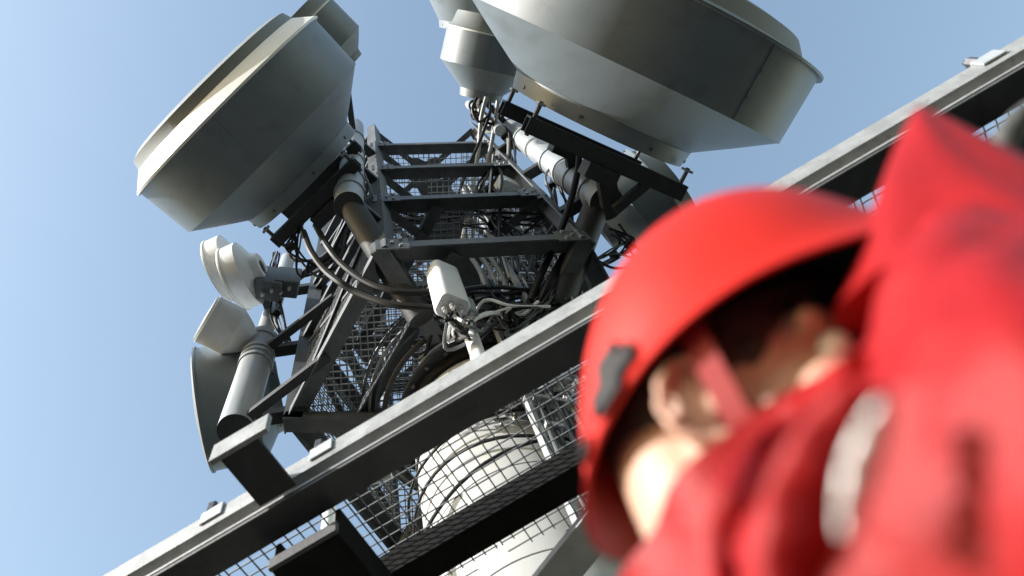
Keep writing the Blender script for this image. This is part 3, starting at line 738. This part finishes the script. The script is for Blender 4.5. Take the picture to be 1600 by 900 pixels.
for q in (-1, 1):
    ey = MB().ball(hp(.079, .032*q, .014), .0125).build('eye', 'eye', person); MB().ball(hp(.0885, .032*q, .014), .0052).build('iris', 'iris', ey)
# hair
h = MB(); h.ball(hp(-.016, 0, .048), HF*.101, HR*.0815, HU*.101)
hv = []
for p in h.v:
    hv.append(p)
h2 = MB(); keep = set()
for i, p in enumerate(h.v):
    d = p-HC; f_, r_, u_ = d.dot(HF), d.dot(HR), d.dot(HU)
    lim = .045 if f_ > .045 else (.018 if f_ > -.005 else (.04 if f_ > -.045 else .02))
    if u_ < lim: p -= (p-hp(-.016, 0, .03))*.14
h.v = h.v
hairo = fuse('hair', h, 'hair', person, .005, 2, [('hairn', .012, .006)])
# helmet
def shell_pt(a, u, grow=0.):
    """a: angle round the head (0 = front), u: 0 rim .. 1 crown"""
    L = .151+grow; Wd = .118+grow; Hh = .150+grow; ph = u*math.pi/2
    fl = .010*math.exp(-u*16)
    cx = math.cos(ph)**.80; f_ = (L*cx+fl)*math.cos(a); r_ = (Wd*cx+fl)*math.sin(a)
    z = Hh*math.sin(ph)**1.02
    z -= .074*((1-math.cos(a))/2)**2.25*(1-u)**.8
    pk = max(0, math.cos(a))**6*math.exp(-u*11)*.055; f_ += pk; z -= pk*.12
    return HELM+(HF*f_+HR*r_)*1.0+HU*z
def tilt_h(p):   # helmet pushed back a little, rim lifted at the forehead
    return p
hel = MB(); NA, NU = 72, 18
for lay, g in ((0, 0), (1, -.0045)):
    for iu in range(NU):
        for ia in range(NA): hel.v.append(tilt_h(shell_pt(2*math.pi*ia/NA, iu/(NU-1)*.999, g)))
nl = NA*NU
for lay in (0, 1):
    for iu in range(NU-1):
        for ia in range(NA):
            q = (lay*nl+iu*NA+ia, lay*nl+iu*NA+(ia+1) % NA, lay*nl+(iu+1)*NA+(ia+1) % NA, lay*nl+(iu+1)*NA+ia)
            hel.f.append(q if lay == 0 else q[::-1])
for ia in range(NA): hel.f.append((ia, nl+ia, nl+(ia+1) % NA, (ia+1) % NA))
helo = hel.build('helmet', 'red', person, 50); helo['label'] = 'red safety helmet shell'
def shell_strip(name, a0, a1, u0, u1, g, m, par, th=.003, nn=14):
    mb = MB()
    for gg in (g, g+th):
        for i in range(nn+1):
            for j in range(5): mb.v.append(tilt_h(shell_pt(a0+(a1-a0)*i/nn, u0+(u1-u0)*j/4, gg)))
    k = (nn+1)*5
    for o_ in (0, k):
        for i in range(nn):
            for j in range(4): mb.f.append((o_+i*5+j, o_+(i+1)*5+j, o_+(i+1)*5+j+1, o_+i*5+j+1))
    for i in range(nn): mb.f.append((i*5, (i+1)*5, k+(i+1)*5, k+i*5)); mb.f.append((i*5+4, k+i*5+4, k+(i+1)*5+4, (i+1)*5+4))
    mb.f.append((0, 1, 2, 3, 4, k+4, k+3, k+2, k+1, k)); mb.f.append(tuple(nn*5+j for j in (4, 3, 2, 1, 0))+tuple(k+nn*5+j for j in range(5)))
    return mb.build(name, m, par, 30)
shell_strip('liner', -1.75, 1.75, .03, .55, -.010, 'lining', helo, .004, 40)
AR = -math.pi/2          # sin(a) = -1 -> HR*-..., so right side is +pi/2
ARr = math.pi/2
shell_strip('side_clip', ARr+.31, ARr+.47, .0, .17, .001, 'lining', helo, .006, 4)
shell_strip('side_clip', ARr+.22, ARr+.55, .05, .11, .001, 'lining', helo, .006, 6)
shell_strip('rivet', ARr+.67, ARr+.76, .02, .065, .001, 'lining', helo, .005, 4)
# headband and chin strap
hb = [HELM+HF*(-.002+.104*math.cos(t))+HR*(.088*math.sin(t))+HU*.012 for t in [2*math.pi*k/40 for k in range(41)]]
m = MB()
for p, q in zip(hb[:-1], hb[1:]): m.bar(p, q, .003, .03)
m.build('headband', 'lining', helo, 0)
for q in (-1, 1):
    st = spline([hp(.012, .090*q, .05), hp(.012, .0865*q, .012), hp(.014, .079*q, -.03), hp(.03, .062*q, -.075), hp(.05, .035*q, -.115), hp(.055, 0, -.125)], 6); m = MB()
    for p, p2 in zip(st[:-1], st[1:]): m.bar(p, p2, .018, .0025, (HR*q)+HU*.0)
    m.build('chin_strap', 'strap', helo, 0)
# jacket
j = MB()
j.ball(tp(0, 0, 1.24+ZS), TF*.155, TR*.20, UZ*.27); j.ball(tp(0, 0, 1.0), TF*.15, TR*.19, UZ*.24); j.ball(tp(-.005, 0, .86), TF*.155, TR*.195, UZ*.14)
j.caps(tp(.0, -.13, 1.405+ZS), tp(.0, .12, 1.40+ZS), .085, .082)
j.caps(SR, EB, .078, .054); j.caps(SR, tp(.03, .1, 1.38+ZS), .078, .09); j.caps(EB.lerp(SR, .1), EB.lerp(TIP, .35), .064, .04); j.caps(EB, WR-(WR-EB)*.05, .048, .040); j.caps(SLf, EL_, .08, .064); j.caps(EL_, WL_, .062, .045)
jk = fuse('jacket', j, 'jacket', person, .009, 5, [('fold_a', .15, .034), ('crease', .10, .012)])
# pointed peak of the folded hood standing on the raised sleeve
k0 = EB.lerp(SR, .32); k1 = TIP; pk_ = MB(); ns = 28; nr = 16; kx = (k1-k0).normalized()
vw_ = (Vector((0, 0, CZ))-k0).normalized(); sx_ = kx.cross(vw_).normalized(); vy_ = sx_.cross(kx)
for i in range(nr):
    u = i/(nr-1); c_ = k0.lerp(k1, u); rr = .072*(1-u)**.85+.0035
    for q in range(ns):
        a = 2*math.pi*q/ns; wv = 1+.10*math.sin(3*a+2.2*u)+.05*math.sin(7*a-4*u)
        pk_.v.append(c_+sx_*(rr*1.05*wv*math.cos(a))+vy_*(rr*.75*wv*math.sin(a)))
for i in range(nr-1):
    for q in range(ns): pk_.f.append((i*ns+q, i*ns+(q+1) % ns, (i+1)*ns+(q+1) % ns, (i+1)*ns+q))
pk_.f.append(tuple(range(ns))); pk_.f.append(tuple((nr-1)*ns+q for q in range(ns)))
pk_.build('hood_peak', 'jacket', jk, 60)
# stand-up collar: open ring, higher in front
cl = MB(); NC = 56
def col_pt(a, v, rr):
    wv = .004*math.sin(7*a+3*v)+.003*math.sin(11*a-5*v)
    top = hp(-.008+(.118+rr+wv)*math.cos(a), (.106+rr+wv)*math.sin(a), -.056+.038*math.cos(a-.3))
    bot = Vector((NB.x, NB.y, NB.z-.075))+HF*math.cos(a)*(.135+rr)+HR*math.sin(a)*(.125+rr)
    w2 = v*v*(3-2*v)*.5+v*.5
    return bot.lerp(top, w2)+(HF*math.cos(a)+HR*math.sin(a))*(-.016*math.sin(math.pi*v))
for rr in (.008, -.002):
    for i in range(9):
        for k in range(NC): cl.v.append(col_pt(2*math.pi*k/NC, i/8, rr))
nc = 9*NC
for o_ in (0, nc):
    for i in range(8):
        for k in range(NC):
            q = (o_+i*NC+k, o_+i*NC+(k+1) % NC, o_+(i+1)*NC+(k+1) % NC, o_+(i+1)*NC+k); cl.f.append(q if o_ == 0 else q[::-1])
for k in range(NC): cl.f.append((8*NC+k, 8*NC+(k+1) % NC, nc+8*NC+(k+1) % NC, nc+8*NC+k)); cl.f.append((k, nc+k, nc+(k+1) % NC, (k+1) % NC))
clo = cl.build('collar', 'jacket', jk, 60)
# gathered hood and storm flap lying over collar and shoulder, follow the cloth below them
from mathutils.bvhtree import BVHTree
bpy.context.view_layer.update()
trees = []
for o in (jk, clo):
    vs_ = [p.co+wloc(o) for p in o.data.vertices]; trees.append(BVHTree.FromPolygons(vs_, [tuple(p.vertices) for p in o.data.polygons]))
EYE = Vector((0, 0, CZ))
def on_cloth(px, py, lift):
    d = (rot @ Vector((px-800, -(py-450), -FPX))).normalized(); best = None
    for t in trees:
        h_ = t.ray_cast(EYE, d)
        if h_[0] is not None and (best is None or h_[3] < best[3]): best = h_
    if best is None: return EYE+d*.42
    n_ = best[1] if best[1].dot(d) < 0 else -best[1]
    return best[0]+(EYE-best[0]).normalized()*lift
def cloth_band(name, pix, width, thick, m, lift=.004):
    p = spline([on_cloth(x, y, lift) for x, y in pix], 6); k = len(p)
    for _ in range(4): p = [p[0]]+[(p[i-1]+p[i]*2+p[i+1])/4 for i in range(1, k-1)]+[p[-1]]
    mb = MB(); ns = 14
    for i in range(k):
        t = (p[min(i+1, k-1)]-p[max(i-1, 0)]).normalized(); vw = (EYE-p[i]); vw = (vw-t*vw.dot(t)).normalized(); sd = t.cross(vw)
        g = .6+.4*math.sin(math.pi*i/(k-1)); 
        for j_ in range(ns):
            a = 2*math.pi*j_/ns; mb.v.append(p[i]+sd*(width/2*g*math.cos(a))+vw*(thick/2*math.sin(a)*(1+.3*math.sin(i*.9))+.004*math.cos(a)))
    for i in range(k-1):
        for j_ in range(ns): mb.f.append((i*ns+j_, i*ns+(j_+1) % ns, (i+1)*ns+(j_+1) % ns, (i+1)*ns+j_))
    mb.f.append(tuple(range(ns))); mb.f.append(tuple((k-1)*ns+j_ for j_ in range(ns)))
    return mb.build(name, m, jk, 60)
cloth_band('hood_fold', [(1350, 570), (1270, 640), (1205, 720), (1170, 800), (1150, 890), (1140, 980)], .030, .014, 'jacket', .010)
cloth_band('hood_fold', [(1352, 610), (1300, 690), (1262, 780), (1240, 870), (1232, 980)], .030, .014, 'jacket', .010)
cloth_band('painted_highlight', [(1385, 635), (1366, 680), (1350, 725), (1336, 780), (1328, 830)], .011, .008, 'highlight', .034)  # pale strip paints a sunlit highlight onto the jacket
# gloves
def glove(wr_, dr, side, curl, name='glove'):
    dr = dr.normalized(); s_ = Vector(side); s_ = (s_-dr*s_.dot(dr)).normalized(); pn = dr.cross(s_)
    g = MB(); g.caps(wr_-dr*.03, wr_+dr*.02, .040, .036)
    for k in range(4):
        o_ = s_*(.03-.02*k); base = wr_+dr*.085+o_; ln = (.036, .041, .038, .030)[k]
        g.caps(wr_+dr*.02+o_*.7, base, .019, .016); p = base; dd = dr.copy()
        for q in range(3):
            dd = (Matrix.Rotation(curl*(.7+.25*q), 3, s_) @ dd).normalized(); n_ = p+dd*ln*(1-.22*q); g.caps(p, n_, .0125-.001*q, .0118-.001*q); p = n_
    p = wr_+dr*.03+s_*.03; dd = (dr*.6+s_*.75).normalized()
    for q in range(3):
        n_ = p+dd*(.036-.005*q); g.caps(p, n_, .0155-.0015*q, .014-.0015*q); p = n_; dd = (Matrix.Rotation(curl*.5, 3, dr) @ (dd+dr*.35)).normalized()
    return fuse(name, g, 'glove', person, .004, 2)
glove(WR, WR-EB, (.2, -.9, .2), R(38)); glove(WL_, Vector((.2, 0, -.98)), TF, R(22))
# trousers and boots
t_ = MB(); t_.ball(tp(-.005, 0, .90), TF*.135, TR*.18, UZ*.13)
for q in (-1, 1):
    t_.caps(tp(0, .09*q, .86), tp(.015, .10*q, .48), .10, .075); t_.caps(tp(.015, .10*q, .48), tp(-.02, .105*q, .13), .073, .06)
fuse('trousers', t_, 'trouser', person, .010, 4, [('tf', .08, .014)])
for q in (-1, 1):
    bt = MB(); bt.caps(tp(-.02, .105*q, .20), tp(-.025, .105*q, .07), .058, .052); bt.caps(tp(-.04, .105*q, .05), tp(.15, .12*q, .045), .05, .044); bt.box(tp(.05, .112*q, .014), TF*.145, TR*.046, UZ*.014)
    fuse('boot', bt, 'boot', person, .006, 3)
